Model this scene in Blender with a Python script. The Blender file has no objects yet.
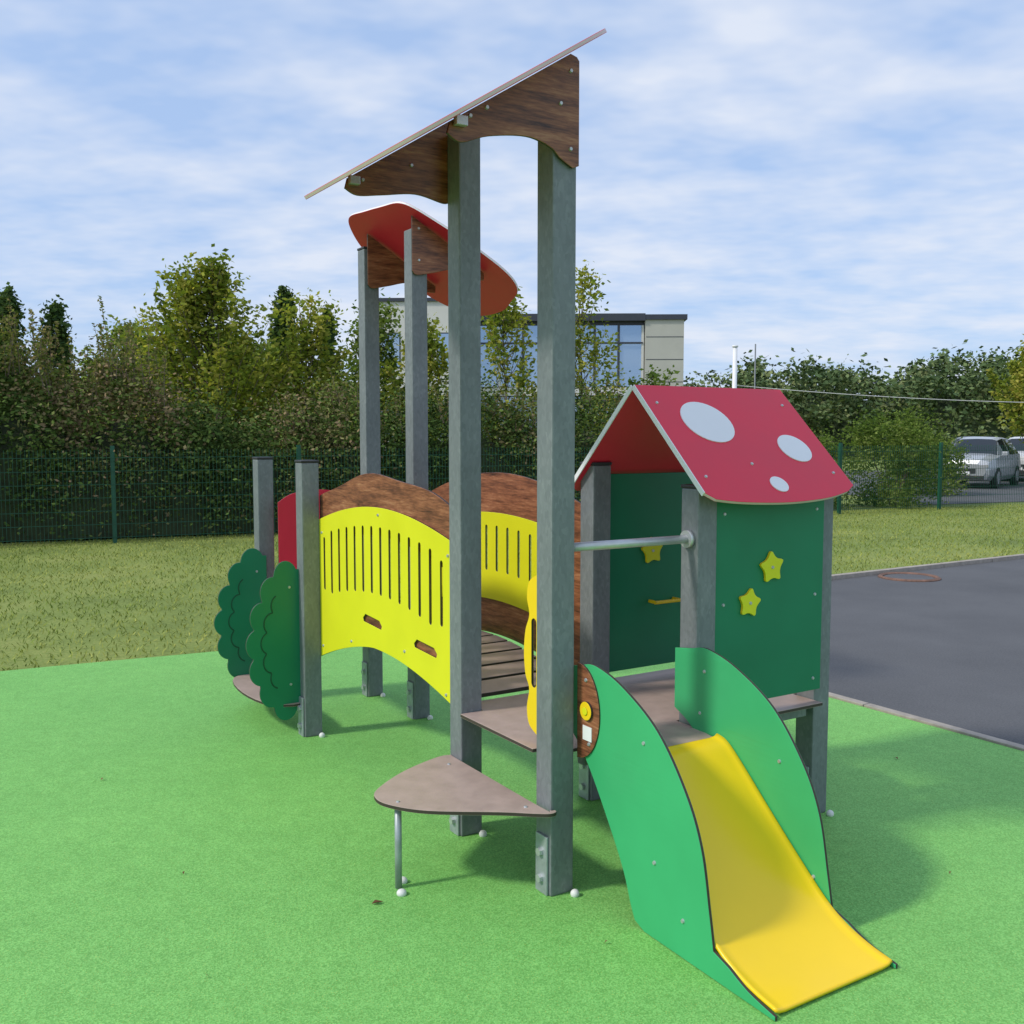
import bpy, bmesh, math, random
import numpy as np
from mathutils import Matrix, Vector, Euler
random.seed(5); rng=np.random.default_rng(7)
sc=bpy.context.scene
sc.view_settings.view_transform='Standard'; sc.view_settings.look='None'; sc.view_settings.exposure=0

ANG=math.radians(32)
O=Vector((0.143,3.48,0)); CA,SA=math.cos(ANG),math.sin(ANG)
def W(x,y,z=0): return Vector((O.x+CA*x-SA*y, O.y+SA*x+CA*y, z))

# ---------------------------------------------------------------- materials
def newmat(name):
    m=bpy.data.materials.new(name); m.use_nodes=True
    nt=m.node_tree; return m,nt,nt.nodes['Principled BSDF']
def N(nt,t,**k):
    n=nt.nodes.new(t)
    for a,b in k.items(): setattr(n,a,b)
    return n
def ramp(nt,stops):
    r=N(nt,'ShaderNodeValToRGB'); e=r.color_ramp.elements
    while len(e)<len(stops): e.new(0.5)
    for i,(p,c) in enumerate(stops):
        e[i].position=p; e[i].color=(*c,1) if len(c)==3 else c
    return r
def noise(nt,scale,detail=4,rough=.5,vec=None):
    n=N(nt,'ShaderNodeTexNoise'); n.inputs['Scale'].default_value=scale; n.inputs['Detail'].default_value=detail; n.inputs['Roughness'].default_value=rough
    if vec is not None: nt.links.new(vec,n.inputs['Vector'])
    return n
def coords(nt,scale=(1,1,1)):
    tc=N(nt,'ShaderNodeTexCoord'); mp=N(nt,'ShaderNodeMapping'); mp.inputs['Scale'].default_value=scale
    nt.links.new(tc.outputs['Object'],mp.inputs['Vector']); return mp.outputs['Vector']
def mixc(nt,fac,a,b,mode='MIX'):
    m=N(nt,'ShaderNodeMix',data_type='RGBA',blend_type=mode)
    for s,v in ((m.inputs['Factor'],fac),(m.inputs[6],a),(m.inputs[7],b)):
        if hasattr(v,'is_output'): nt.links.new(v,s)
        else: s.default_value=(*v,1) if isinstance(v,tuple) and len(v)==3 else v
    return m.outputs[2]
def bump(nt,h,strength,dist,b):
    n=N(nt,'ShaderNodeBump'); n.inputs['Strength'].default_value=strength; n.inputs['Distance'].default_value=dist
    nt.links.new(h,n.inputs['Height']); nt.links.new(n.outputs[0],b.inputs['Normal'])
def plain(name,col,rough=.5,var=.12,scale=6,metal=0,bmp=0,spec=.5):
    m,nt,b=newmat(name); v=coords(nt)
    n=noise(nt,scale,3,.6,v)
    r=ramp(nt,[(.3,tuple(c*(1-var) for c in col)),(.7,tuple(min(1,c*(1+var)) for c in col))])
    nt.links.new(n.outputs['Fac'],r.inputs[0]); nt.links.new(r.outputs[0],b.inputs['Base Color'])
    b.inputs['Metallic'].default_value=metal
    b.inputs['Specular IOR Level'].default_value=spec
    mr=N(nt,'ShaderNodeMapRange'); mr.inputs['To Min'].default_value=rough*.8; mr.inputs['To Max'].default_value=min(1,rough*1.25)
    nt.links.new(n.outputs['Fac'],mr.inputs['Value']); nt.links.new(mr.outputs[0],b.inputs['Roughness'])
    if bmp:
        n2=noise(nt,scale*9,2,.6,v); bump(nt,n2.outputs['Fac'],bmp,.002,b)
    return m
M_lgreen=plain('panel_light_green',(.045,.42,.16),.40,.06,3,bmp=.10)
M_dgreen=plain('panel_dark_green',(.006,.20,.092),.42,.07,3,bmp=.12)
M_groove=plain('panel_groove',(.003,.08,.035),.6)
M_yellow=plain('panel_yellow',(.74,.73,.012),.4,.04,3,bmp=.1)
M_gold=plain('panel_gold',(.90,.62,.008),.4,.04,3)
M_slide=plain('slide_yellow',(.98,.65,.010),.24,.02,4)
M_red=plain('panel_red',(.74,.020,.055),.42,.06,3,bmp=.1)
M_white=plain('panel_white',(.84,.85,.86),.4,.03,3)
M_pink=plain('panel_pink_edge',(.72,.53,.53),.5,.06,8)
M_dark=plain('panel_dark_edge',(.05,.036,.028),.6)
M_slot=plain('slot_brown',(.16,.06,.025),.6)
M_cap=plain('black_cap',(.03,.03,.032),.5)
M_bolt=plain('bolt_zinc',(.55,.57,.58),.4,.1,20,metal=.6)
M_wcap=plain('white_cap',(.75,.75,.72),.5,.05,10)
M_foot=plain('foot_zinc',(.36,.40,.42),.45,.15,20,metal=.4)
M_deck=plain('deck_taupe',(.42,.32,.275),.5,.10,14,bmp=.25)
m,nt,b=newmat('galvanised_steel'); v=coords(nt,(1,1,.5))
vo=N(nt,'ShaderNodeTexVoronoi'); vo.inputs['Scale'].default_value=95; nt.links.new(v,vo.inputs['Vector'])
n1=noise(nt,5,5,.7,v); mx=mixc(nt,.25,n1.outputs['Fac'],vo.outputs['Color'])
r=ramp(nt,[(.25,(.145,.162,.172)),(.55,(.205,.225,.236)),(.8,(.285,.305,.315))]); nt.links.new(mx,r.inputs[0])
nt.links.new(r.outputs[0],b.inputs['Base Color']); b.inputs['Metallic'].default_value=.2; b.inputs['Roughness'].default_value=.55
M_galv=m
m,nt,b=newmat('wood_print'); v=coords(nt,(1.1,1.1,10))
n1=noise(nt,2.6,7,.68,v); n2=noise(nt,15,3,.6,v); mx=mixc(nt,.35,n1.outputs['Fac'],n2.outputs['Fac'])
r=ramp(nt,[(.34,(.045,.018,.011)),(.44,(.16,.056,.027)),(.54,(.30,.112,.052)),(.67,(.48,.23,.12))]); nt.links.new(mx,r.inputs[0])
nt.links.new(r.outputs[0],b.inputs['Base Color']); b.inputs['Roughness'].default_value=.42; M_wood=m
m,nt,b=newmat('green_rubber_granules'); v=coords(nt)
big=noise(nt,.9,3,.6,v); fine=noise(nt,230,1,.6,v); mid=noise(nt,11,3,.65,v)
vo=N(nt,'ShaderNodeTexVoronoi'); vo.inputs['Scale'].default_value=210; nt.links.new(v,vo.inputs['Vector'])
r1=ramp(nt,[(.2,(.14,.39,.085)),(.5,(.19,.49,.12)),(.8,(.25,.59,.16))]); nt.links.new(vo.outputs['Color'],r1.inputs[0])
r2=ramp(nt,[(.3,(.90,.93,.88)),(.7,(1.05,1.03,1.0))]); nt.links.new(big.outputs['Fac'],r2.inputs[0])
c=mixc(nt,1.0,r1.outputs[0],r2.outputs[0],'MULTIPLY')
r3=ramp(nt,[(.35,(.92,.93,.90)),(.65,(1.03,1.03,1.02))]); nt.links.new(mid.outputs['Fac'],r3.inputs[0])
c=mixc(nt,1.0,c,r3.outputs[0],'MULTIPLY')
ysr=ramp(nt,[(.66,(0,0,0)),(.72,(1,1,1))]); nt.links.new(fine.outputs['Fac'],ysr.inputs[0])
c=mixc(nt,ysr.outputs[0],c,(.48,.56,.12))
nt.links.new(c,b.inputs['Base Color']); b.inputs['Roughness'].default_value=.7
b.inputs['Specular IOR Level'].default_value=.35
bump(nt,vo.outputs['Distance'],.35,.002,b); M_rubber=m
m,nt,b=newmat('asphalt'); v=coords(nt)
a1=noise(nt,90,2,.7,v); a2=noise(nt,.8,4,.6,v); mx=mixc(nt,.4,a1.outputs['Fac'],a2.outputs['Fac'])
r=ramp(nt,[(.3,(.06,.062,.066)),(.7,(.14,.141,.145))]); nt.links.new(mx,r.inputs[0])
nt.links.new(r.outputs[0],b.inputs['Base Color']); b.inputs['Roughness'].default_value=.85; bump(nt,a1.outputs['Fac'],.5,.004,b); M_asph=m
M_kerb=plain('concrete_kerb',(.36,.32,.27),.85,.2,12,bmp=.4)
m,nt,b=newmat('grass_ground'); v=coords(nt)
a1=noise(nt,35,3,.7,v); a2=noise(nt,.55,3,.65,v); mx=mixc(nt,.5,a1.outputs['Fac'],a2.outputs['Fac'])
r=ramp(nt,[(.35,(.11,.155,.03)),(.5,(.20,.26,.05)),(.64,(.31,.33,.09))]); nt.links.new(mx,r.inputs[0])
nt.links.new(r.outputs[0],b.inputs['Base Color']); b.inputs['Roughness'].default_value=.95; M_grass=m
def leafmat(name,trans=.35):
    m=bpy.data.materials.new(name); m.use_nodes=True; nt=m.node_tree
    nt.nodes.remove(nt.nodes['Principled BSDF']); at=N(nt,'ShaderNodeAttribute',attribute_name='tint')
    df=N(nt,'ShaderNodeBsdfDiffuse'); nt.links.new(at.outputs['Color'],df.inputs['Color'])
    out=nt.nodes['Material Output']
    if trans:
        tr=N(nt,'ShaderNodeBsdfTranslucent'); c=mixc(nt,1.0,at.outputs['Color'],(1.4,1.5,.7),'MULTIPLY'); nt.links.new(c,tr.inputs['Color'])
        ms=N(nt,'ShaderNodeMixShader'); ms.inputs[0].default_value=trans
        nt.links.new(df.outputs[0],ms.inputs[1]); nt.links.new(tr.outputs[0],ms.inputs[2]); nt.links.new(ms.outputs[0],out.inputs['Surface'])
    else: nt.links.new(df.outputs[0],out.inputs['Surface'])
    return m
M_leaf=leafmat('leaves',.38); M_blade=leafmat('grass_blades',0); M_leaf2=leafmat('leaves_dense',0)
M_bark=plain('bark',(.14,.11,.08),.9,.3,15)
M_filler=plain('dark_filler',(.035,.05,.018),1,.4,5)  # dark tone for the light-blocking filler added inside the hedge
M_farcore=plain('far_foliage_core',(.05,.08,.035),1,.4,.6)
M_fence=plain('fence_green',(.012,.095,.055),.45,.1,5)
M_bwhite=plain('render_white',(.66,.65,.61),.8,.05,1)
M_bbeige=plain('cladding_beige',(.50,.49,.43),.7,.05,1)
M_bdark=plain('frame_anthracite',(.045,.05,.065),.4,.1,2)
m,nt,b=newmat('window_glass'); b.inputs['Roughness'].default_value=.04; b.inputs['Metallic'].default_value=.65
b.inputs['Base Color'].default_value=(.34,.45,.58,1); M_glass=m
m,nt,b=newmat('car_glass'); b.inputs['Base Color'].default_value=(.02,.025,.03,1); b.inputs['Roughness'].default_value=.05; M_cglass=m
M_silver=plain('car_paint_silver',(.50,.52,.54),.25,.02,2,metal=.4)
M_grey=plain('car_paint_grey',(.22,.24,.26),.25,.02,2,metal=.4)
M_cwhite=plain('car_paint_white',(.72,.73,.74),.25,.02,2)
M_tyre=plain('tyre',(.02,.02,.02),.8)
M_lamp=plain('headlamp',(.7,.7,.72),.1,.02,2,metal=.5)
M_rust=plain('cast_iron_rust',(.18,.10,.07),.8,.3,12,bmp=.5)

# ---------------------------------------------------------------- helpers
def link(o,parent=None):
    sc.collection.objects.link(o)
    if parent is not None: o.parent=parent
    return o
def empty(name,loc=(0,0,0),rot=0,parent=None):
    e=bpy.data.objects.new(name,None); e.location=loc; e.rotation_euler=(0,0,rot); e.empty_display_size=.2; return link(e,parent)
def meshobj(name,verts,faces,mats,parent=None,smooth=False,fm=None):
    me=bpy.data.meshes.new(name); me.from_pydata([tuple(v) for v in verts],[],faces); 
    for mt in (mats if isinstance(mats,list) else [mats]): me.materials.append(mt)
    if fm: 
        for p,i in zip(me.polygons,fm): p.material_index=i
    if smooth:
        for p in me.polygons: p.use_smooth=True
    me.update(); return link(bpy.data.objects.new(name,me),parent)
def bm_obj(name,bm,mats,parent=None,smooth=False):
    me=bpy.data.meshes.new(name); bm.to_mesh(me); bm.free()
    for mt in (mats if isinstance(mats,list) else [mats]): me.materials.append(mt)
    if smooth:
        for p in me.polygons: p.use_smooth=True
    return link(bpy.data.objects.new(name,me),parent)
def box(name,lo,hi,mat,parent=None,bev=0.0):
    bm=bmesh.new(); bmesh.ops.create_cube(bm,size=1)
    for v in bm.verts: v.co=Vector([lo[i]+(v.co[i]+.5)*(hi[i]-lo[i]) for i in range(3)])
    if bev: bmesh.ops.bevel(bm,geom=bm.edges[:],offset=bev,segments=2,profile=.6,affect='EDGES')
    return bm_obj(name,bm,mat,parent)
def add_cyl(bm,p0,p1,r0,r1=None,seg=12,mi=0):
    r1=r0 if r1 is None else r1
    p0=Vector(p0);p1=Vector(p1); d=p1-p0; L=d.length
    if L<1e-6: return
    M=Matrix.Translation((p0+p1)/2)@d.to_track_quat('Z','Y').to_matrix().to_4x4()
    bmesh.ops.create_cone(bm,cap_ends=True,segments=seg,radius1=r0,radius2=r1,depth=L,matrix=M)
def cyl(name,p0,p1,r,mat,parent=None,seg=20,r1=None):
    bm=bmesh.new(); add_cyl(bm,p0,p1,r,r1,seg); o=bm_obj(name,bm,mat,parent)
    for p in o.data.polygons:
        if len(p.vertices)==4: p.use_smooth=True
    return o
def cat(pts,n=8,closed=False):
    P=[Vector(p) for p in pts]; out=[]; L=len(P)
    rngi=range(L) if closed else range(L-1)
    for i in rngi:
        if closed: a,b_,c_,d=P[(i-1)%L],P[i],P[(i+1)%L],P[(i+2)%L]
        else: a,b_,c_,d=P[max(i-1,0)],P[i],P[i+1],P[min(i+2,L-1)]
        for k in range(n):
            t=k/n
            out.append(.5*((2*b_)+(c_-a)*t+(2*a-5*b_+4*c_-d)*t*t+(3*b_-a-3*c_+d)*t**3))
    if not closed: out.append(P[-1])
    return [tuple(p) for p in out]
def plate(name,outline,M,thick,mat,edge=None,parent=None,holes=(),bev=.0015):
    cu=bpy.data.curves.new(name,'CURVE'); cu.dimensions='2D'; cu.fill_mode='BOTH'
    cu.extrude=thick/2-bev; cu.bevel_depth=bev; cu.bevel_resolution=1; cu.offset=-bev
    for ol in [outline]+list(holes):
        s=cu.splines.new('POLY'); s.points.add(len(ol)-1); s.use_cyclic_u=True
        for p,q in zip(s.points,ol): p.co=(q[0],q[1],0,1)
    o=bpy.data.objects.new(name,cu); sc.collection.objects.link(o)
    bpy.context.view_layer.update()
    me=bpy.data.meshes.new_from_object(o.evaluated_get(bpy.context.evaluated_depsgraph_get()))
    bpy.data.objects.remove(o); bpy.data.curves.remove(cu)
    me.materials.clear(); me.materials.append(mat); me.materials.append(edge or mat)
    for p in me.polygons: p.material_index=1 if abs(p.normal.z)<.3 else 0; p.use_smooth=False
    me.transform(M); me.name=name
    return link(bpy.data.objects.new(name,me),parent)
def basis(o,a,b_):
    a=Vector(a).normalized(); b_=Vector(b_).normalized(); n=a.cross(b_)
    return Matrix(((a.x,b_.x,n.x,o[0]),(a.y,b_.y,n.y,o[1]),(a.z,b_.z,n.z,o[2]),(0,0,0,1)))
def PX(x): return basis((x,0,0),(0,1,0),(0,0,1))
def PY(y): return basis((0,y,0),(1,0,0),(0,0,1))
def PZ(z): return basis((0,0,z),(1,0,0),(0,1,0))
def circle(cx,cy,r,n=36,ry=None): 
    ry=ry or r; return [(cx+r*math.cos(2*math.pi*i/n),cy+ry*math.sin(2*math.pi*i/n)) for i in range(n)]
def star(cx,cy,r,rot=0):
    pts=[]
    for i in range(10):
        rr=r if i%2==0 else r*.56; a=rot+math.pi/2+i*math.pi/5; pts.append((cx+rr*math.cos(a),cy+rr*math.sin(a)))
    for k in range(2):
        out=[]
        for i in range(len(pts)):
            a=Vector(pts[i]); b_=Vector(pts[(i+1)%len(pts)]); out+= [tuple(a.lerp(b_,.22)),tuple(a.lerp(b_,.78))]
        pts=out
    return pts

# ================================================================ PLAY STRUCTURE
PS=empty('playground_slide_structure',O,ANG)
HS=empty('mushroom_house',(-.018,0,0),0,PS)
PW=.0475
P1=(.008,0);P2=(0,.62);B=(.69,.66);C=(.685,0);D=(1.368,.03);E=(1.34,.66)
P3=(-.06,2.21);P5=(.58,2.2);P4=(.56,2.79);P6=(-.02,3.06)
def post(name,p,h,cap=True,par=None):
    par=par or PS
    x,y=p
    box(name,(x-PW,y-PW,0.0),(x+PW,y+PW,h),M_galv,par,.006)
    if cap: box(name+'_cap',(x-PW-.003,y-PW-.003,h+.0005),(x+PW+.003,y+PW+.003,h+.014),M_cap,par,.004)
    box(name+'_foot_plate',(x-PW-.010,y-PW+.012,0.001),(x-PW-.001,y+PW-.012,.21),M_foot,par,.003)
    bm=bmesh.new()
    for z in (.055,.15): add_cyl(bm,(x-PW-.024,y,z),(x-PW-.008,y,z),.015,seg=6)
    bm_obj(name+'_foot_bolts',bm,M_bolt,par)
    bm=bmesh.new(); bmesh.ops.create_uvsphere(bm,u_segments=14,v_segments=8,radius=.016,matrix=Matrix.Translation((x+.03,y-PW-.035,.008)))
    bm_obj(name+'_anchor_cap',bm,M_wcap,par,True)
for nm,p,h,cp,pr in (('post_front',P1,2.70,True,PS),('post_front_rear',P2,2.755,False,PS),('post_house_back',B,1.47,True,HS),('post_house_front',C,1.40,True,HS),
    ('post_house_right',D,1.43,False,HS),('post_house_right_back',E,1.40,False,HS),('post_bridge_end',P3,1.455,True,PS),('post_tall_a',P5,2.72,False,PS),('post_tall_b',P4,2.70,True,PS),('post_entry',P6,1.455,True,PS)):
    post(nm,p,h,cp,pr)
bolts=[]
# --- leaning roof
m1=.637; th=math.atan(m1); z0=1.6+1.934*m1+.006
def roof_outline(p0,p1,q0,q1,wav=1.0):
    cx=(p0+p1)/2; cy=(q0+q1)/2; a=(p1-p0)/2; b_=(q1-q0)/2; out=[]
    for i in range(96):
        t=2*math.pi*i/96; c_,s_=math.cos(t),math.sin(t); e=.72
        x=a*math.copysign(abs(c_)**e,c_)*(1+.035*wav*math.sin(5*t+.7)); y=b_*math.copysign(abs(s_)**e,s_)*(1+.04*wav*math.sin(4*t))
        out.append((cx+x,cy+y))
    return out
R1=basis((0,0,z0+.006),(math.cos(th),0,math.sin(th)),(0,1,0))
plate('canopy_leaning',roof_outline(-.78,.22,-.27,.90),R1,.013,M_red,M_pink,PS)
def brk1(y,nm,x0=-.44,dz=0):
    zt=lambda x:z0+m1*x-.006
    pts=[(.055,2.49)]+[(.055,zt(.055)-.04),(.045,zt(.045)-.022),(.02,zt(.02))]+[(x0-.02,zt(x0-.02))]+cat([(x0-.03,zt(x0)-.05),(x0+.02,zt(x0)-.07),(x0+.12,2.535+dz),(x0+.26,2.555+dz),(-.06,2.535+dz),(-.02,2.505),(.03,2.48)],6)
    plate(nm,pts,PY(y),.012,M_wood,M_dark,PS)
brk1(-.056,'canopy_bracket_front',-.41); brk1(.62+.056,'canopy_bracket_rear',-.44,-.04)
for x,z in ((.02,2.79),(.02,2.54),(-.02,2.68),(-.36,2.585),(-.30,2.62)): bolts.append(((x,-.063,z),(0,-1,0)))
for x,z in ((-.40,2.54),(-.2,2.62)): bolts.append(((x,.668,z),(0,-1,0)))
box('canopy_clip',(-.42,-.085,2.545),(-.38,-.064,2.575),M_bolt,PS,.002)
box('canopy_clip_rear',(-.46,.645,2.515),(-.42,.668,2.545),M_bolt,PS,.002)
# --- roof 2
m2=.60; t2=math.atan(m2)
R2=basis((.45,0,2.850),(math.cos(t2),0,-math.sin(t2)),(0,1,0))
plate('canopy_mushroom',roof_outline(-.045,.955,1.98,3.0,1.3),R2,.013,M_red,M_white,PS)
def zr2(x): return 2.845-m2*(x-.45)-.012
for y,nm in ((2.2-.056,'canopy2_bracket_a'),(2.79-.056,'canopy2_bracket_b')):
    pts=[(.53,zr2(.53)),(.98,zr2(.98))]+cat([(.98,zr2(.98)-.04),(.9,2.48),(.8,2.52),(.66,2.49),(.56,2.47),(.53,2.49)],6)
    plate(nm,pts,PY(y),.012,M_wood,M_dark,PS)
for x,z in ((.57,2.72),(.57,2.55),(.8,2.58)): bolts.append(((x,2.2-.063,z),(0,-1,0)))
# --- seat
plate('seat',cat([(-.055,.0),(-.05,.60),(-.05,.66),(-.12,.66),(-.30,.58),(-.46,.46),(-.505,.38),(-.49,.29),(-.40,.17),(-.20,.03),(-.10,-.05),(-.06,-.075),(-.035,-.072),(-.03,-.056),(-.045,-.05)],6,True),PZ(.305),.014,M_deck,M_dark,PS)
cyl('seat_leg',(-.455,.30,0),(-.455,.30,.297),.0125,M_foot,PS)
for p in ((-.47,.245),(-.425,.33)):
    bm=bmesh.new(); bmesh.ops.create_uvsphere(bm,u_segments=14,v_segments=8,radius=.018,matrix=Matrix.Translation((p[0],p[1],.006))@Matrix.Scale(.8,4,(0,0,1))); bm_obj('seat_anchor_cap',bm,M_wcap,PS,True)
for p in ((-.455,.30),(-.11,.56),(-.10,.02)): bolts.append(((p[0],p[1],.312),(0,0,1)))
# --- decks
plate('deck_main',cat([(-.052,.05),(-.052,.57)],2)+[(.052,.57),(.052,.70),(.625,.70),(.625,.6),(.725,.6),(.725,.72),(1.265,.72),(1.265,.60),(1.375,.60),(1.43,.50),(1.45,.3),(1.43,.15),(1.40,.09),(1.297,.09),(1.297,-.07),(.725,-.07),(.725,.05),(.61,.05),(.61,-.06),(.58,-.20),(.10,-.20),(.10,-.02),(.06,-.02),(.06,.05)],PZ(.495),.014,M_deck,M_dark,PS)
box('deck_beam',(.12,-.02,.43),(.58,.02,.487),M_galv,PS,.003)
box('deck_beam_back',(.06,.60,.43),(.62,.64,.487),M_galv,PS,.003)
box('deck_beam_side',(.74,.0,.43),(1.28,.04,.487),M_galv,PS,.003)
for i in range(11):
    y=.78+i*.131; z=.505+.10*math.sin(math.pi*(y-.68)/1.46)
    sl=.10*math.pi/1.46*math.cos(math.pi*(y-.68)/1.46)
    M=basis((.315,y,z),(1,0,0),(0,1,sl))
    plate('bridge_plank_%d'%i,[(-.27,-.056),(.27,-.056),(.27,.056),(-.27,.056)],M,.02,M_deck,M_dark,PS)
plate('platform_far',[(.0,2.17),(.53,2.17),(.53,3.0),(.04,3.0)],PZ(.50),.014,M_deck,M_dark,PS)
# --- bridge side panels
def arch(y,z_end,z_mid,y0=.62,y1=2.21):
    s=(y-y0)/(y1-y0); return z_end+(z_mid-z_end)*math.sin(math.pi*s)**.9 if 0<s<1 else z_end
def slot(cy,z0_,z1_,w):
    o=[]; 
    for i in range(9): a=math.pi*i/8; o.append((cy+w*math.cos(a),z1_-w+w*math.sin(a)))
    for i in range(9): a=math.pi+math.pi*i/8; o.append((cy+w*math.cos(a),z0_+w+w*math.sin(a)))
    return o
ys=[.675+(2.19-.675)*i/28 for i in range(29)]
def wtop(y): return arch(y,1.265,1.415)
top=[(y,wtop(y)+.010*math.sin(y*9)) for y in ys]
lowb=[(y,arch(y,1.00,1.13)) for y in ys]
plate('bridge_arch_wood',top+lowb[::-1],PX(.006),.012,M_wood,M_dark,PS)
ytop=[(y,arch(y,1.145,1.265)) for y in ys]; ylow=[(y,arch(y,.47,.595)-.055*max(0,(y-1.5)/.66)) for y in ys]
holes=[]
for i in range(14):
    y=.80+i*.1; zt=arch(y,1.06,1.175); zb=arch(y,.73,.855)
    if i in(0,13): zt-=.02; zb+=.03
    holes.append(slot(y,zb,zt,.012))
for y in (.95,1.50): 
    z=arch(y,.63,.71)
    hh_=[(y-.10,z-.014),(y+.10,z-.004),(y+.108,z+.012),(y+.08,z+.034),(y-.08,z+.025),(y-.108,z+.003)]
    holes.append(hh_)
    plate('grip_inlay',[(p[0]+(.014 if p[0]>y else -.014),p[1]+(.012 if p[1]>z else -.012)) for p in hh_],PX(.002),.006,M_wood,M_slot,PS)
plate('bridge_panel_yellow',ytop+ylow[::-1],PX(-.008),.010,M_yellow,M_dark,PS,holes)
for y,z in ((.74,1.11),(.76,.53),(2.13,1.09),(2.13,.49),(1.42,1.23),(1.15,.64),(1.75,.58)): bolts.append(((-.014,y,z),(-1,0,0)))
top=[(y,wtop(y)) for y in ys]; low=[(y,arch(y,.47,.60)) for y in ys]
win=[(y,arch(y,1.10,1.20)) for y in ys[3:-3]]+[(y,arch(y,.68,.79)) for y in ys[3:-3]][::-1]
plate('bridge_panel_wood_right',top+low[::-1],PX(.645),.012,M_wood,M_dark,PS,[win])
ho=[slot(.81+i*.1015,arch(.81+i*.1015,.80,.92),arch(.81+i*.1015,1.04,1.15),.011) for i in range(13)]
yt=[(y,arch(y,1.115,1.215)) for y in ys[2:-2]]+[(y,arch(y,.665,.775)) for y in ys[2:-2]][::-1]
plate('bridge_panel_yellow_right',yt,PX(.633),.010,M_yellow,M_dark,PS,ho)
oy=[(.05,1.10)]+cat([(.09,1.11),(.145,1.08),(.16,1.02),(.145,.96),(.17,.90),(.18,.82),(.17,.74),(.145,.69),(.16,.62),(.145,.56),(.09,.53)],6)+[(.05,.54)]
plate('handhold_panel',oy,PX(.0),.012,M_gold,M_dark,PS,[slot(.115,.70,.95,.016)])
cyl('handrail_bar',(0.057,.0,1.21),(.618,.0,1.21),.016,M_bolt,PS)
cyl('handrail_flange',(.60,.0,1.21),(.6185,.0,1.21),.033,M_bolt,PS)
# --- slide
def shear(o):
    for v in o.data.vertices: v.co.x+= .026*min(0,v.co.y+.15)
    return o
sp=cat([(-.195,.503),(-.25,.488),(-.33,.425),(-.46,.31),(-.60,.19),(-.72,.095),(-.80,.052),(-.89,.025),(-.975,.012)],6)
vs=[];fs=[]
for i,(y,z) in enumerate(sp):
    for j,(x,dz) in enumerate(((.098,.012),(.112,.003),(.14,0),(.34,0),(.55,0),(.578,.003),(.592,.012))): vs.append((x,y,z+dz))
for i in range(len(sp)-1):
    for j in range(6):
        a=i*7+j; fs.append((a,a+1,a+8,a+7))
o=shear(meshobj('slide_chute',vs,fs,M_slide,PS,True))
md=o.modifiers.new('s','SOLIDIFY'); md.thickness=.01; md.offset=0
side_top=cat([(-.052,.805),(-.13,.815),(-.28,.775),(-.462,.675),(-.60,.52),(-.675,.373),(-.715,.19),(-.735,.085)],8)
def side(nm,x,start):
    pts=side_top+cat([(-.80,.066),(-.88,.034),(-.985,.014)],4)+[(-.985,.002),(-.41,.002)]+cat([(-.36,.02),(-.335,.07),(-.287,.18),(-.16,.37),(-.06,.50),(start,.56)],6)
    shear(plate(nm,[(start,.79)]+pts,PX(x),.012,M_lgreen,M_dark,PS))
side('slide_side_left',.090,.01); side('slide_side_right',.601,.045)
hd=[(-.04,.475)]+[(-.04-.125*math.cos(a),.645+.168*math.sin(a)) for a in [math.pi*(-.5+i/24) for i in range(25)]]+[(-.04,.815)]
plate('knob_plate_wood',hd,PX(.0795),.008,M_wood,M_dark,PS)
plate('yellow_knob',circle(-.10,.655,.032),PX(.071),.012,M_gold,M_dark,PS)
plate('knob_center',circle(-.10,.655,.014),PX(.063),.004,M_yellow,M_dark,PS)
plate('label_sticker',[(-.125,.55),(-.075,.55),(-.075,.60),(-.125,.60)],PX(.0745),.003,M_white,M_white,PS,bev=.0003)
for y,z in ((-.09,.76),(-.11,.54)): bolts.append(((.075,y,z),(-1,0,0)))
for y,z in ((-.40,.62),(-.46,.25),(-.60,.12)): bolts.append(((.083+.026*(y+.15),y,z),(-1,0,0)))
for y,z in ((-.12,.73),(-.10,.57),(-.50,.50),(-.66,.16)): bolts.append(((.594+.026*min(0,y+.15),y,z),(-1,0,0)))
# --- house
plate('house_panel_front',[(.735,.55),(1.335,.55),(1.335,1.375),(.735,1.375)],PY(-.031),.012,M_dgreen,M_dark,HS)
plate('star_a',star(1.03,1.08,.072,.1),PY(-.044),.012,M_yellow,M_gold,HS); plate('star_b',star(.912,.948,.065,-.15),PY(-.044),.012,M_yellow,M_gold,HS)
plate('house_panel_back',[(.745,.55),(1.29,.55),(1.29,1.43),(.745,1.43)],PY(.66),.012,M_dgreen,M_dark,HS)
plate('star_c',star(1.0,1.08,.07,.1),PY(.647),.012,M_yellow,M_gold,HS)
hb=[((1.03,-.050,1.08),(0,-1,0)),((.912,-.050,.948),(0,-1,0)),((1.0,.641,1.08),(0,-1,0))]
bm=bmesh.new(); add_cyl(bm,(.99,.65,.85),(.99,.60,.85),.008); add_cyl(bm,(1.13,.65,.85),(1.13,.60,.85),.008); add_cyl(bm,(.98,.60,.85),(1.14,.60,.85),.008)
bm_obj('grip_handle',bm,M_gold,HS)
for x,z in ((.78,.60),(1.29,.60),(.78,1.30),(1.29,1.30),(.78,.95),(1.29,.95)): hb.append(((x,-.037,z),(0,-1,0)))
ry=.315; rz=1.795; ev=(.43,.425); L=math.hypot(*ev)
RF=basis((0,ry-ev[0],rz-ev[1]),(1,0,0),(0,ev[0],ev[1]))
RB=basis((0,ry+ev[0],rz-ev[1]),(-1,0,0),(0,-ev[0],ev[1]))
of=[(.615,L),(.615,.02)]+cat([(.65,-.012),(.76,-.030),(.93,-.042),(1.08,-.042),(1.25,-.028),(1.38,.0)],5)+[(1.435,.03),(1.435,L)]
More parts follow.
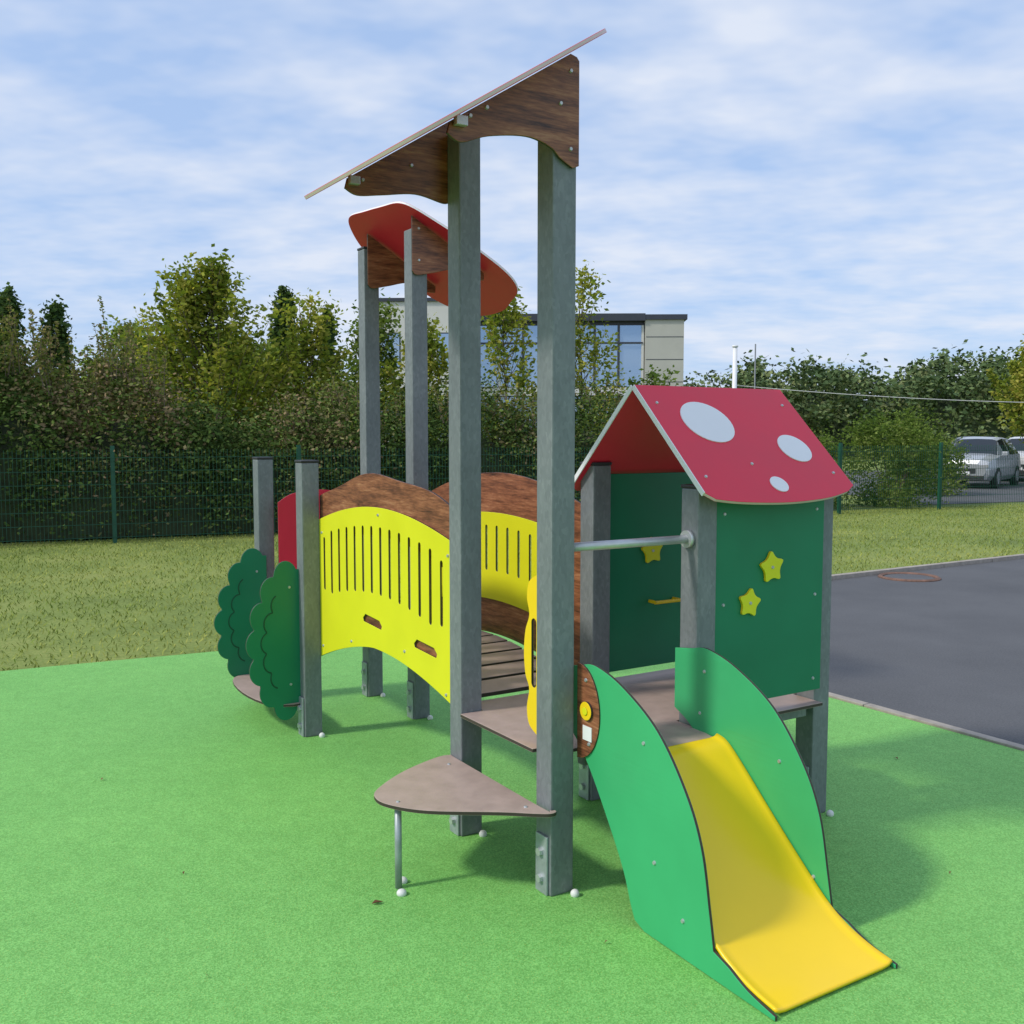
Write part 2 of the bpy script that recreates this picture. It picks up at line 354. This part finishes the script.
plate('house_roof_front',of,RF,.014,M_red,M_pink,HS)
ob=[(-x,y-(.01 if y>.3 else 0)) for x,y in of][::-1]
plate('house_roof_back',ob,RB,.014,M_red,M_pink,HS)
for M,s,nm in ((RF,1,'a'),(RB,-1,'b')):
    w=[(s*.6085,L-.004),(s*.6135,L-.004),(s*.6135,.02),(s*.6085,.02)]
    plate('house_roof_rim_'+nm,w if s>0 else w[::-1],M,.020,M_white,M_white,HS,bev=.0005)
def rdot(x,t,r,nm,k=.92):
    plate(nm,circle(x,L*(1-t),r,ry=r*k),RF@Matrix.Translation((0,0,.0085)),.004,M_white,M_white,HS,bev=.0005)
rdot(.868,.35,.125,'roof_dot_large'); rdot(1.25,.60,.083,'roof_dot_mid'); rdot(1.018,.92,.043,'roof_dot_small')
nf=RF.to_3x3()@Vector((0,0,1))
for x,s in ((.67,.1),(1.37,.1),(.67,.5),(1.37,.5),(.95,.16)): hb.append((tuple(RF@Vector((x,s,.0075))),tuple(nf)))
bm=bmesh.new()
for p,d in hb:
    p=Vector(p); d=Vector(d); add_cyl(bm,p-d*.001,p+d*.004,.0075,.0055,seg=12)
bm_obj('house_bolts',bm,M_bolt,HS)
# --- foliage wings
def wing(nm,xr,y,zs=0,sc_=1.0):
    cs=[(-.10,.86),(-.19,.78),(-.26,.65),(-.29,.51),(-.27,.37),(-.205,.25),(-.11,.17)]
    def outl(k,c0=(-.02,.52)):
        out=[]
        for i in range(121):
            a=math.radians(88+184*i/120); dx,dy=math.cos(a),math.sin(a); best=0
            for cx,cy in cs:
                ex,ey=cx-c0[0],cy-c0[1]; bq=ex*dx+ey*dy; disc=bq*bq-(ex*ex+ey*ey-.08**2)
                if disc>0: best=max(best,bq+math.sqrt(disc))
            if best>0: out.append((c0[0]+dx*best*k,c0[1]+dy*best*k))
        return out
    T=lambda p:(xr+p[0]*sc_,p[1]+zs)
    o1=[T(p) for p in outl(1)]; o1=[(xr,o1[0][1])]+o1+[(xr,o1[-1][1])]
    plate(nm,o1,PY(y),.012,M_dgreen,M_dark,PS)
    g=[T(p) for p in outl(.72)][20:98]
    bm=bmesh.new()
    for p,q in zip(g[:-1],g[1:]): add_cyl(bm,(p[0],y-.0055,p[1]),(q[0],y-.0055,q[1]),.004,seg=6)
    bm_obj(nm+'_groove',bm,M_groove,PS)
    bolts.append(((xr-.06,y-.007,.80+zs),(0,-1,0))); bolts.append(((xr-.06,y-.007,.28+zs),(0,-1,0)))
wing('bush_panel_near',-.10,2.235,.0,.80); wing('bush_panel_far',-.03,3.0,-.01,.86)
plate('low_seat',cat([(-.06,2.27),(-.06,2.96),(-.25,2.96),(-.31,2.6),(-.25,2.27)],4,True),PZ(.17),.014,M_deck,M_dark,PS)
plate('red_panel',[(.03,.55)]+cat([(.03,1.20),(.12,1.25),(.28,1.27),(.42,1.25),(.51,1.20)],6)+[(.51,.55)],PY(2.95),.012,M_red,M_dark,PS)
bm=bmesh.new()
for p,d in bolts:
    p=Vector(p); d=Vector(d); add_cyl(bm,p-d*.001,p+d*.004,.0075,.0055,seg=12)
bm_obj('panel_bolts',bm,M_bolt,PS)

# ================================================================ GROUND
def sheet(name,pts,z,mat):
    return meshobj(name,[(p[0],p[1],z) for p in pts],[tuple(range(len(pts)))],mat)
sheet('ground',[(-400,-200),(400,-200),(400,600),(-400,600)],-.03,M_grass)
back=cat([(-9,5.3),(-5,4.95),(-1.3,4.69),(.1,4.55),(1.5,4.5),(2.90,4.5)],8)
rub=[W(2.90,-7),]+[W(*p) for p in back[::-1]]+[W(-9,-7)]
vs=[(p.x,p.y,0) for p in rub]+[(p.x,p.y,-.028) for p in rub]; n=len(rub)
fs=[tuple(range(n))]+[(i,n+i,n+(i+1)%n,(i+1)%n) for i in range(n)]
meshobj('rubber_play_surface',vs,fs,M_rubber)
asph=[W(2.97,-9),W(30,-9),W(30,4.66),W(2.97,4.66)]
sheet('asphalt_path',[(p.x,p.y) for p in asph],-.012,M_asph)
KE=empty('path_kerb',O,ANG)
for i in range(13): box('kerb_stone_%d'%i,(2.905,-8+i*1.0+.003,-.08),(2.965,-7+i*1.0-.003,.012),M_kerb,KE,.004)
for i in range(26): box('kerb_back_%d'%i,(2.97+i*1.0+.003,4.665,-.08),(3.97+i*1.0-.003,4.745,.035),M_kerb,KE,.004)
MH=empty('manhole_cover',(4.5,11.3,-.008))
bm=bmesh.new(); add_cyl(bm,(0,0,-.01),(0,0,.004),.26,seg=40); bm_obj('cover_disc',bm,M_asph,MH)
bm=bmesh.new()
for i in range(40):
    a=2*math.pi*i/40;b_=2*math.pi*(i+1)/40
    add_cyl(bm,(.31*math.cos(a),.31*math.sin(a),-.01),(.31*math.cos(b_),.31*math.sin(b_),-.01),.03,seg=6)
bm_obj('cover_ring',bm,M_rust,MH)
sheet('parking_area',[(9.5,23.2),(40,36),(40,55),(8,42)],-.018,M_asph)
LV=[];LF=[]
for (X,Y,s,a) in ((-.46,3.37,.022,.4),(-1.9,4.6,.015,1),(1.9,4.9,.015,2),(-1.2,3.6,.01,2),(.3,3.1,.009,.2),(-.9,2.9,.006,.2),(1.6,3.6,.008,.9)):
    k=len(LV); 
    for dx,dy,dz in ((-1,0,.004),(-.3,.45,.012),(1,.0,.005),(-.2,-.45,.013)):
        LV.append((X+s*(dx*math.cos(a)-dy*math.sin(a)),Y+s*(dx*math.sin(a)+dy*math.cos(a)),dz))
    LF.append((k,k+1,k+2,k+3))
meshobj('fallen_leaves',LV,LF,plain('dry_leaf',(.16,.07,.03),.8))

# ================================================================ foliage generators
def quads(name,c,a,b_,tint,mat,parent=None):
    n=len(c); V=np.empty((n,4,3),np.float32)
    V[:,0]=c+a; V[:,1]=c+b_; V[:,2]=c-a; V[:,3]=c-b_
    me=bpy.data.meshes.new(name); me.vertices.add(n*4); me.vertices.foreach_set('co',V.ravel())
    me.loops.add(n*4); me.loops.foreach_set('vertex_index',np.arange(n*4,dtype=np.int32))
    me.polygons.add(n); me.polygons.foreach_set('loop_start',np.arange(0,n*4,4,dtype=np.int32))
    try: me.polygons.foreach_set('loop_total',np.full(n,4,np.int32))
    except Exception: pass
    at=me.color_attributes.new('tint','FLOAT_COLOR','POINT')
    T=np.ones((n,4,4),np.float32); T[:,:,:3]=tint[:,None,:]; at.data.foreach_set('color',T.ravel())
    me.materials.append(mat); me.update(); me.validate()
    return link(bpy.data.objects.new(name,me),parent)
def rdir(n):
    v=rng.normal(size=(n,3)); return v/np.linalg.norm(v,axis=1,keepdims=True)
def leaves(name,centers,size,pal,parent=None,jit=.3,clump_tint=None,mat=None):
    n=len(centers); a=rdir(n); t=rdir(n); a[:,2]*=.7
    b_=np.cross(a,t); b_/=np.linalg.norm(b_,axis=1,keepdims=True)+1e-6
    s=size*rng.uniform(.6,1.25,(n,1)); pal=np.array(pal)
    k=rng.uniform(0,1,n) if clump_tint is None else np.clip(clump_tint+rng.normal(0,.2,n),0,1)
    idx=k*(len(pal)-1); i0=np.floor(idx).astype(int).clip(0,len(pal)-2); f=(idx-i0)[:,None]
    col=pal[i0]*(1-f)+pal[i0+1]*f; col*=rng.uniform(1-jit,1+jit,(n,1))
    return quads(name,centers,a*s,b_*s*.5,col,mat or M_leaf,parent)
PAL_Y=[(.12,.165,.028),(.19,.24,.04),(.29,.31,.055),(.42,.38,.09)]
PAL_G=[(.07,.115,.028),(.12,.18,.042),(.18,.24,.06),(.25,.29,.09)]
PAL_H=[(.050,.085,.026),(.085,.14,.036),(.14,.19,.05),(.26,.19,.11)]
PAL_D=[(.04,.075,.03),(.07,.115,.045),(.11,.16,.055)]
def tree(name,X,Y,h,rx,ry,base,nclump,per,lsize,pal,shape='round',clr=.35,trunk=.07):
    T=empty(name,(X,Y,0)); bm=bmesh.new()
    lean=Vector((random.uniform(-.1,.1),random.uniform(-.1,.1),0)); segs=[Vector((0,0,0))]
    for i in range(1,7):
        segs.append(Vector((lean.x*i/6+random.uniform(-.04,.04),lean.y*i/6+random.uniform(-.04,.04),h*.86*i/6)))
    for i in range(6): add_cyl(bm,segs[i],segs[i+1],trunk*(1-i/6.6),trunk*(1-(i+1)/6.6),8)
    C_=[];K=[]
    for i in range(nclump):
        u=random.random(); z=base+(h-base)*u**.9
        if shape=='round': prof=math.sin(math.pi*min(1,(u*.80+.16)))**.65
        elif shape=='up': prof=(1-u)**.5*1.0+.10 if u>.3 else .6+u*.9
        else: prof=(1-u)*.95+.05
        a=random.uniform(0,2*math.pi); rr=math.sqrt(random.uniform(.05,1))*prof*random.uniform(.78,1.22)
        p=Vector((rx*rr*math.cos(a),ry*rr*math.sin(a),z+random.uniform(-.15,.15)))
        zi=max(.15*h,z-.9*rr*rx-.3); k=min(5.99,zi/(h*.86)*6); b0=segs[int(k)].lerp(segs[int(k)+1],k-int(k))
        mid=b0.lerp(p,.5)+Vector((random.uniform(-.08,.08),random.uniform(-.08,.08),-.06)); tip=p+Vector((.1*rr*math.cos(a),.1*rr*math.sin(a),clr*.8))
        add_cyl(bm,b0,mid,trunk*.28,trunk*.17,5); add_cyl(bm,mid,tip,trunk*.17,trunk*.05,5)
        n=int(per*random.uniform(.4,1.5)); cr=clr*random.uniform(.35,1.1)
        s=rng.uniform(-.2,1.05,(n,1)); ax=np.array(tip-mid)
        C_.append(np.array(mid)+ax*(.35+.65*s)+rng.normal(size=(n,3))*cr*.42*(1.15-.6*np.clip(s,0,1))); K.append(np.full(n,random.uniform(.1,.95)))
    bm_obj('trunk_and_limbs',bm,M_bark,T,True)
    leaves('crown_leaves',np.concatenate(C_).astype(np.float32),lsize,pal,T,clump_tint=np.concatenate(K))
    return T
tree('maple_tree',-6.2,20.5,4.7,1.65,1.3,1.2,130,100,.07,PAL_Y,'round',.48)
tree('maple_tree',-4.3,21.5,4.15,1.25,1.0,1.0,70,100,.07,PAL_Y,'up',.48)
tree('maple_tree',-3.2,23.5,4.4,1.1,.9,1.2,50,85,.07,PAL_G,'up',.48)
tree('maple_tree',-1.9,22.5,3.6,.9,.8,1.0,44,105,.07,PAL_Y,'round',.45)
tree('maple_tree',-.15,22.8,4.5,1.0,.8,1.0,40,70,.07,PAL_Y,'up',.45,.05)
tree('maple_tree',1.65,23.4,4.9,1.25,1.0,1.0,50,72,.07,PAL_Y,'up',.45,.05)
tree('maple_tree',3.6,26,2.9,1.3,1.1,.8,40,115,.08,PAL_G,'round',.45)
tree('poplar_tree',-19.4,39,6.8,.8,.8,1,50,100,.13,PAL_D,'up',.6)
tree('poplar_tree',-18.0,40,6.2,.7,.7,1,45,100,.13,PAL_D,'up',.6)
tree('spruce_tree',-10.0,44.5,7.6,1.4,1.4,.6,80,120,.13,PAL_D,'cone',.5)
tree('spruce_tree',-8.6,47,7.0,1.3,1.3,.6,70,120,.13,PAL_D,'cone',.5)
tree('oak_tree',-13.5,36,4.9,2.2,2,1,90,120,.12,PAL_G,'round',.8)
tree('oak_tree',-9.0,33,4.3,2.0,2,1,80,120,.12,PAL_G,'round',.8)
tree('birch_tree',17.2,32.5,4.3,1.5,1.4,1.7,75,140,.10,PAL_Y,'round',.6)
tree('birch_tree',20.4,35,4.1,1.7,1.5,.8,70,140,.10,PAL_Y,'round',.6)

Ft=np.array([.915,.403]); Fn=np.array([-.403,.915]); F0=np.array([-6.,15.1])
def Hh(t):
    base=np.interp(t,[-16,-1,.4,1.3,2.6,4,9,11,13],[2.9,2.75,2.5,1.9,1.85,2.2,2.2,1.7,1.0])
    return base*(1+.09*np.sin(t*2.3)+.07*np.sin(t*5.1+1))
HG=empty('hedge',(0,0,0))
Cc=[];K=[]
for i in range(1150):
    t=random.uniform(-11,12.3); hh=float(Hh(t)); o_=random.uniform(.35,1.9)
    z=hh*math.sqrt(random.uniform(.005,1)) 
    if o_>1.0 and z<hh*.75: o_=random.uniform(.3,.9)
    p=F0+Ft*t+Fn*(o_+.12*z); n=int(random.uniform(60,150)); cr=random.uniform(.12,.30)
    d=rng.normal(size=(n,3))*np.array([cr,cr,cr*1.15])
    sp_=.22*math.sin(t*1.7+2)+.15*math.sin(t*.8)
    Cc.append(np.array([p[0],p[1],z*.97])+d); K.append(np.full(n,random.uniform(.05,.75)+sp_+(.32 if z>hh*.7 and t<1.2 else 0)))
C_=np.concatenate(Cc); C_[:,2]=np.abs(C_[:,2])
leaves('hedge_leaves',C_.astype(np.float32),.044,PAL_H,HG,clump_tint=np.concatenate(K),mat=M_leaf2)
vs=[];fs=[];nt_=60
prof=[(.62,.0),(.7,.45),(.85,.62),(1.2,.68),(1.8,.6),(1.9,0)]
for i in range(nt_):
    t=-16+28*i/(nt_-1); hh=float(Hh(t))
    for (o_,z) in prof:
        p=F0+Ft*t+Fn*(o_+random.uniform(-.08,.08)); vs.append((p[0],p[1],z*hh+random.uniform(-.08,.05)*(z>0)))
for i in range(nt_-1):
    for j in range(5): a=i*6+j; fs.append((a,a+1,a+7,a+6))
meshobj('hedge_dark_filler',vs,fs,M_filler,HG)  # added dark filler mesh behind the leaves, blocks light through the hedge
bm=bmesh.new(); Cs=[]
for i in range(330):
    t=random.choice([random.uniform(-7,.9)]*3+[random.uniform(2.6,10)]); hh=float(Hh(t)); p=F0+Ft*t+Fn*random.uniform(.5,1.8); l=random.uniform(.25,1.0 if t<1 else .4)*(random.random()**.4)
    a=Vector((p[0],p[1],hh-.3)); e=a+Vector((random.uniform(-.2,.2),random.uniform(-.1,.1),l+.3)); add_cyl(bm,a,e,.008,.003,4)
    n=int(75*l+14); s=rng.uniform(.1,1.02,(n,1)); Cs.append(np.array(a)+(np.array(e)-np.array(a))*s+rng.normal(size=(n,3))*.06*(1.2-s))
bm_obj('hedge_shoots',bm,M_bark,HG)
leaves('hedge_shoot_leaves',np.concatenate(Cs).astype(np.float32),.038,[(.11,.15,.04),(.18,.20,.06),(.30,.22,.14)],HG)
def bush(name,X,Y,h,r,pal,ncl=60,per=150,ls=.045):
    T=empty(name,(X,Y,0)); Cc=[];K=[]
    for i in range(ncl):
        z=h*random.uniform(.05,.92); rr=r*math.sqrt(random.uniform(.1,1))*math.sqrt(max(.05,1-(z/h-.35)**2/.5)); a=random.uniform(0,6.28)
        cr=random.uniform(.12,.24); Cc.append(np.array([rr*math.cos(a),rr*math.sin(a),z])+rng.normal(size=(per,3))*cr); K.append(np.full(per,random.uniform(0,.9)))
    C_=np.concatenate(Cc); C_[:,2]=np.abs(C_[:,2]); leaves('bush_leaves',C_.astype(np.float32),ls,pal,T,clump_tint=np.concatenate(K))
    bm=bmesh.new()
    for i in range(9):
        a=random.uniform(0,6.28); add_cyl(bm,(.05*math.cos(a),.05*math.sin(a),0),(r*.6*math.cos(a),r*.6*math.sin(a),h*.75),.02,.006,5)
    bm_obj('stems',bm,M_bark,T)
bush('bush',8.75,23.0,2.05,1.05,PAL_G,75); bush('bush',6.6,22.4,1.6,.8,PAL_G); bush('bush',5.2,21.9,1.5,.9,PAL_G); bush('bush',11.3,27.5,1.5,1.0,PAL_G)
# distant trees
DT=empty('distant_trees',(0,0,0))
def fh(X): return 5.2+1.0*math.sin(X*.17+1)*(1 if X<8 else .4)+.6*math.sin(X*.43)+.4*math.sin(X*1.1)+(1.4 if X>18 else max(0,(X-12)/6*1.4))
Cc=[];K=[]
for i in range(2300):
    X=random.uniform(-70,90); Y=random.uniform(66,76)
    hh=fh(X)+(Y-66)*.06; z=hh*math.sqrt(random.uniform(.05,1)); n=60; cr=random.uniform(.45,1.0)
    Cc.append(np.array([X,Y,z*.93])+rng.normal(size=(n,3))*np.array([cr,cr,cr*.7])*.75); K.append(np.full(n,random.uniform(0,.9)))
C_=np.concatenate(Cc); C_[:,2]=np.abs(C_[:,2])
leaves('crowns',C_.astype(np.float32),.22,[(.075,.12,.055),(.115,.17,.07),(.165,.215,.09),(.24,.27,.12)],DT,clump_tint=np.concatenate(K),mat=M_leaf2)
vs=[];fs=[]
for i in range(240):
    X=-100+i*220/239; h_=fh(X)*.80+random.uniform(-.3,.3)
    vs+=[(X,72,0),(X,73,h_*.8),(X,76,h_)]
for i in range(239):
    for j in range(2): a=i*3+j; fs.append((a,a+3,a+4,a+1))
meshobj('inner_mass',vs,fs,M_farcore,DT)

# ================================================================ lawn blades
n=200000
XY=np.stack([rng.uniform(-14,16,n),rng.uniform(5,26,n)],1)
lx=(XY[:,0]-O.x)*CA+(XY[:,1]-O.y)*SA; ly=-(XY[:,0]-O.x)*SA+(XY[:,1]-O.y)*CA
bk=np.interp(lx,[p[0] for p in back]+[30],[p[1] for p in back]+[4.76]); bk=np.where(lx>2.85,4.77,bk)
dist=(XY[:,0]-F0[0])*Fn[0]+(XY[:,1]-F0[1])*Fn[1]
keep=(ly>bk+.01)&(dist<.5); XY=XY[keep]; n=len(XY)
patch=np.sin(XY[:,0]*1.3+2*np.sin(XY[:,1]*.7))*np.sin(XY[:,1]*1.1+1.3*np.sin(XY[:,0]*.9))
k=np.clip(.5+.2*patch+rng.normal(0,.2,n),0,1)[:,None]
ca=np.array([.14,.22,.035]); cb=np.array([.40,.41,.11]); tint=(ca*(1-k)+cb*k)*rng.uniform(.8,1.2,(n,1))
hgt=rng.uniform(.02,.045,n); ang=rng.uniform(0,6.28,n)
c=np.stack([XY[:,0],XY[:,1],-.03+hgt*.5],1); a=np.stack([rng.normal(0,.012,n),rng.normal(0,.012,n),hgt*.55],1); b_=np.stack([np.cos(ang)*.006,np.sin(ang)*.006,np.zeros(n)],1)
quads('grass_lawn',c.astype(np.float32),a,b_,tint,M_blade)

# ================================================================ fence
FE=empty('wire_mesh_fence',(F0[0],F0[1],0),math.atan2(.403,.915))
bm=bmesh.new(); FH=1.38
def qbox(bm,x0,x1,y0,y1,z0,z1):
    vv=[bm.verts.new((x,y,z)) for x in (x0,x1) for y in (y0,y1) for z in (z0,z1)]
    for f in ((0,1,3,2),(4,6,7,5),(0,4,5,1),(2,3,7,6),(0,2,6,4),(1,5,7,3)): bm.faces.new([vv[i] for i in f])
x=-14.0
while x<28: qbox(bm,x-.0026,x+.0026,-.0026,.0026,.02,FH); x+=.055
for z in np.arange(.06,FH,.2): qbox(bm,-14,28,.003,.0095,z-.0035,z+.0035)
bm_obj('mesh_wires',bm,M_fence,FE)
bm=bmesh.new()
for i in range(-5,11): qbox(bm,i*2.8-.03,i*2.8+.03,.012,.072,0-.03,FH+.06)
bm_obj('fence_posts',bm,M_fence,FE)

# ================================================================ building
BD=empty('office_building',(-.25,50,0),math.radians(-2))
box('main_block',(-1.6,.3,0),(6.8,14,7.2),M_bdark,BD)
box('end_wall_beige',(6.802,0,0),(8.7,14,7.25),M_bbeige,BD)
box('roof_fascia',(-1.8,-.12,7.2),(6.8,14.2,7.55),M_bdark,BD); box('roof_fascia_end',(6.803,-.1,7.253),(8.85,14.2,7.50),M_bdark,BD)
for z0_,z1_ in ((.4,3.5),(4.0,7.0)):
    for i in range(7):
        x0=-1.5+i*1.18; box('window_%d_%d'%(i,int(z0_)),(x0,.22,z0_),(x0+1.06,.28,z1_),M_glass,BD)
        box('mullion_%d_%d'%(i,int(z0_)),(x0+1.062,.14,z0_),(x0+1.176,.295,z1_),M_bdark if i%3 else M_bwhite,BD)
    box('transom_%d'%int(z0_),(-1.5,.10,z0_+2.1),(6.7,.135,z0_+2.18),M_bdark,BD)
box('floor_band',(-1.6,.05,3.55),(6.8,.29,3.95),M_bwhite,BD)
for i in range(6): box('cladding_joint_%d'%i,(6.85,-.012,.9+i*1.1),(8.68,-.002,.93+i*1.1),M_bdark,BD)
box('white_wing',(-6.6,-1,0),(-1.62,12,8.05),M_bwhite,BD); box('white_wing_coping',(-6.7,-1.1,8.052),(-1.6,12.1,8.22),M_bdark,BD)
for z in (1.2,4.6):
    for i in range(3): box('wing_window_%d_%d'%(i,int(z)),(-6.3+i*1.5,-1.03,z+.3),(-5.2+i*1.5,-1.002,z+1.9),M_glass,BD); box('wing_frame_%d_%d'%(i,int(z)),(-6.36+i*1.5,-1.018,z+.24),(-5.14+i*1.5,-1.0015,z+1.96),M_bdark,BD)
box('balcony',(3.6,-1.3,3.0),(6.6,.0,3.4),M_bdark,BD)
PL=empty('white_pole',(5.60,25.4,0)); cyl('shaft',(0,0,0),(0,0,3.8),.07,M_white,PL,r1=.055)
cyl('cap',(0,0,3.8),(0,0,3.84),.075,M_white,PL)
AM=empty('antenna_mast',(11.8,49,0)); cyl('shaft',(0,0,0),(0,0,6.0),.035,M_galv,AM,8)
cb=bmesh.new(); pa=Vector((5.60,25.4,2.85)); pb=Vector((17,27,2.45))
for i in range(24):
    t0,t1=i/24,(i+1)/24; f=lambda t: pa.lerp(pb,t)-Vector((0,0,.55*t*(1-t)))
    add_cyl(cb,f(t0),f(t1),.010,seg=6)
bm_obj('overhead_cable',cb,M_bwhite)
UP=empty('utility_pole',(17,27,0)); cyl('shaft',(0,0,0),(0,0,2.6),.06,M_galv,UP); cyl('cap',(0,0,2.6),(0,0,2.65),.07,M_galv,UP)

# ================================================================ cars
def car(X,Y,rot,paint,s_=.96):
    T=empty('parked_car',(X,Y,-.015),rot); T.scale=(s_,s_,s_)
    st=[(-2.2,.36,.70,.74,.70,.6),(-2.12,.27,.84,.90,.82,.72),(-1.6,.22,.96,1.02,.89,.78),(-1.05,.22,1.0,1.07,.90,.78),(-.35,.22,1.03,1.53,.90,.60),(.25,.22,1.04,1.60,.90,.62),(.35,.22,1.04,1.60,.90,.62),
        (1.15,.22,1.05,1.58,.90,.61),(1.25,.22,1.05,1.57,.90,.61),(1.7,.22,1.05,1.50,.89,.58),(2.08,.25,1.02,1.08,.86,.74),(2.18,.34,.75,.8,.80,.70)]
    vs=[];fs=[];fm=[]
    for x,zl,zb,zr,w,wr in st:
        half=[(w*.86,zl),(w*.99,zl+.16),(w,(zl+zb)/2+.05),(w*.965,zb),(wr,zr-.03),(wr*.75,zr+.015),(0,zr+.03)]
        ring=[(x,a,z) for a,z in half]+[(x,-a,z) for a,z in half[:-1][::-1]]; vs+=ring
    n=13
    for i in range(len(st)-1):
        for j in range(n):
            k=(j+1)%n; a=i*n+j; fs.append((a,a+n,i*n+k+n,i*n+k)); m_=0
            if i in (4,6,8) and j in (3,8): m_=1
            if i in (3,9) and j in (4,5,6,7): m_=1
            fm.append(m_)
    fs.append(tuple(range(n))[::-1]); fm.append(0); fs.append(tuple(range((len(st)-1)*n,len(st)*n))); fm.append(0)
    o=meshobj('body',vs,fs,[paint,M_cglass],T,False,fm)
    md=o.modifiers.new('b','BEVEL'); md.width=.02; md.segments=2; md.limit_method='ANGLE'
    for x in (-1.38,1.32):
        for s in (-1,1):
            cyl('wheel',(x,s*.72,.33),(x,s*.915,.33),.33,M_tyre,T,28); cyl('rim',(x,s*.90,.33),(x,s*.922,.33),.20,M_silver,T,16)
    for s in (-1,1):
        box('headlamp',(-2.19,s*.62-.16,.66),(-2.08,s*.62+.16,.78),M_lamp,T,.02)
        box('tail_lamp',(2.08,s*.70-.09,.78),(2.17,s*.70+.09,.98),M_red,T,.02)
        box('mirror',(-.95,s*.98-.09,1.02),(-.80,s*.98+.09,1.16),paint,T,.03)
    box('grille',(-2.215,-.42,.48),(-2.15,.42,.64),M_cap,T,.01); box('bumper_lower',(-2.21,-.66,.30),(-2.13,.66,.42),M_cap,T,.02)
    box('number_plate',(-2.225,-.26,.44),(-2.217,.26,.54),M_white,T)
car(14.9,32.0,math.radians(52),M_silver); car(18.6,36.3,math.radians(54),M_cwhite); car(17.2,37.5,math.radians(56),M_grey); car(18.9,33.6,math.radians(52),M_grey); car(21.6,41,math.radians(56),M_silver)

# ================================================================ light, sky, camera
el=math.radians(42); az=Vector((math.cos(math.radians(22)),math.sin(math.radians(22)),0))
L=Vector((az.x*math.cos(el),az.y*math.cos(el),-math.sin(el)))
sd=bpy.data.lights.new('sun','SUN'); sd.energy=2.5; sd.angle=math.radians(6); sd.color=(1,.94,.85)
so=bpy.data.objects.new('sun',sd); so.rotation_euler=L.to_track_quat('-Z','Y').to_euler(); link(so)
w=bpy.data.worlds.new('World'); sc.world=w; w.use_nodes=True; nt=w.node_tree; bg=nt.nodes['Background']
sky=N(nt,'ShaderNodeTexSky',sky_type='NISHITA'); sky.sun_disc=False; sky.sun_elevation=el; sky.sun_rotation=math.atan2(-az.x,-az.y)
tc=N(nt,'ShaderNodeTexCoord'); sx=N(nt,'ShaderNodeSeparateXYZ'); nt.links.new(tc.outputs['Generated'],sx.inputs[0])
def mth(op,a,b_=None):
    n=N(nt,'ShaderNodeMath',operation=op)
    for i,v in enumerate((a,b_)):
        if v is None: continue
        if hasattr(v,'is_output'): nt.links.new(v,n.inputs[i])
        else: n.inputs[i].default_value=v
    return n.outputs[0]
zz=mth('ADD',mth('MAXIMUM',sx.outputs['Z'],0.0),.16)
cx=N(nt,'ShaderNodeCombineXYZ'); nt.links.new(mth('DIVIDE',sx.outputs['X'],zz),cx.inputs[0]); nt.links.new(mth('DIVIDE',sx.outputs['Y'],zz),cx.inputs[1])
mp=N(nt,'ShaderNodeMapping'); mp.inputs['Rotation'].default_value=(0,0,.35); mp.inputs['Scale'].default_value=(1.0,1.3,1); nt.links.new(cx.outputs[0],mp.inputs[0])
n1=noise(nt,.8,4,.56,mp.outputs[0]); n1.inputs['Distortion'].default_value=.4
n2=noise(nt,3.6,3,.62,mp.outputs[0])
cm=mth('ADD',mth('MULTIPLY',n1.outputs['Fac'],.62),mth('MULTIPLY',n2.outputs['Fac'],.38))
r=ramp(nt,[(.40,(.12,.12,.12)),(.50,(.48,.48,.48)),(.61,(.90,.90,.90))]); nt.links.new(cm,r.inputs[0])
gap=mixc(nt,.7,sky.outputs[0],(2.8,4.2,6.9))
c=mixc(nt,r.outputs[0],gap,(5.5,5.9,6.7)); nt.links.new(c,bg.inputs['Color']); bg.inputs['Strength'].default_value=.142

cam=bpy.data.cameras.new('camera'); co=bpy.data.objects.new('camera',cam); link(co); sc.camera=co
cam.sensor_width=36; cam.lens=1000/1024*36; cam.clip_end=1500; cam.clip_start=.05
co.location=(0,.06,1.6); co.rotation_euler=(math.radians(90-4.4),0,0)
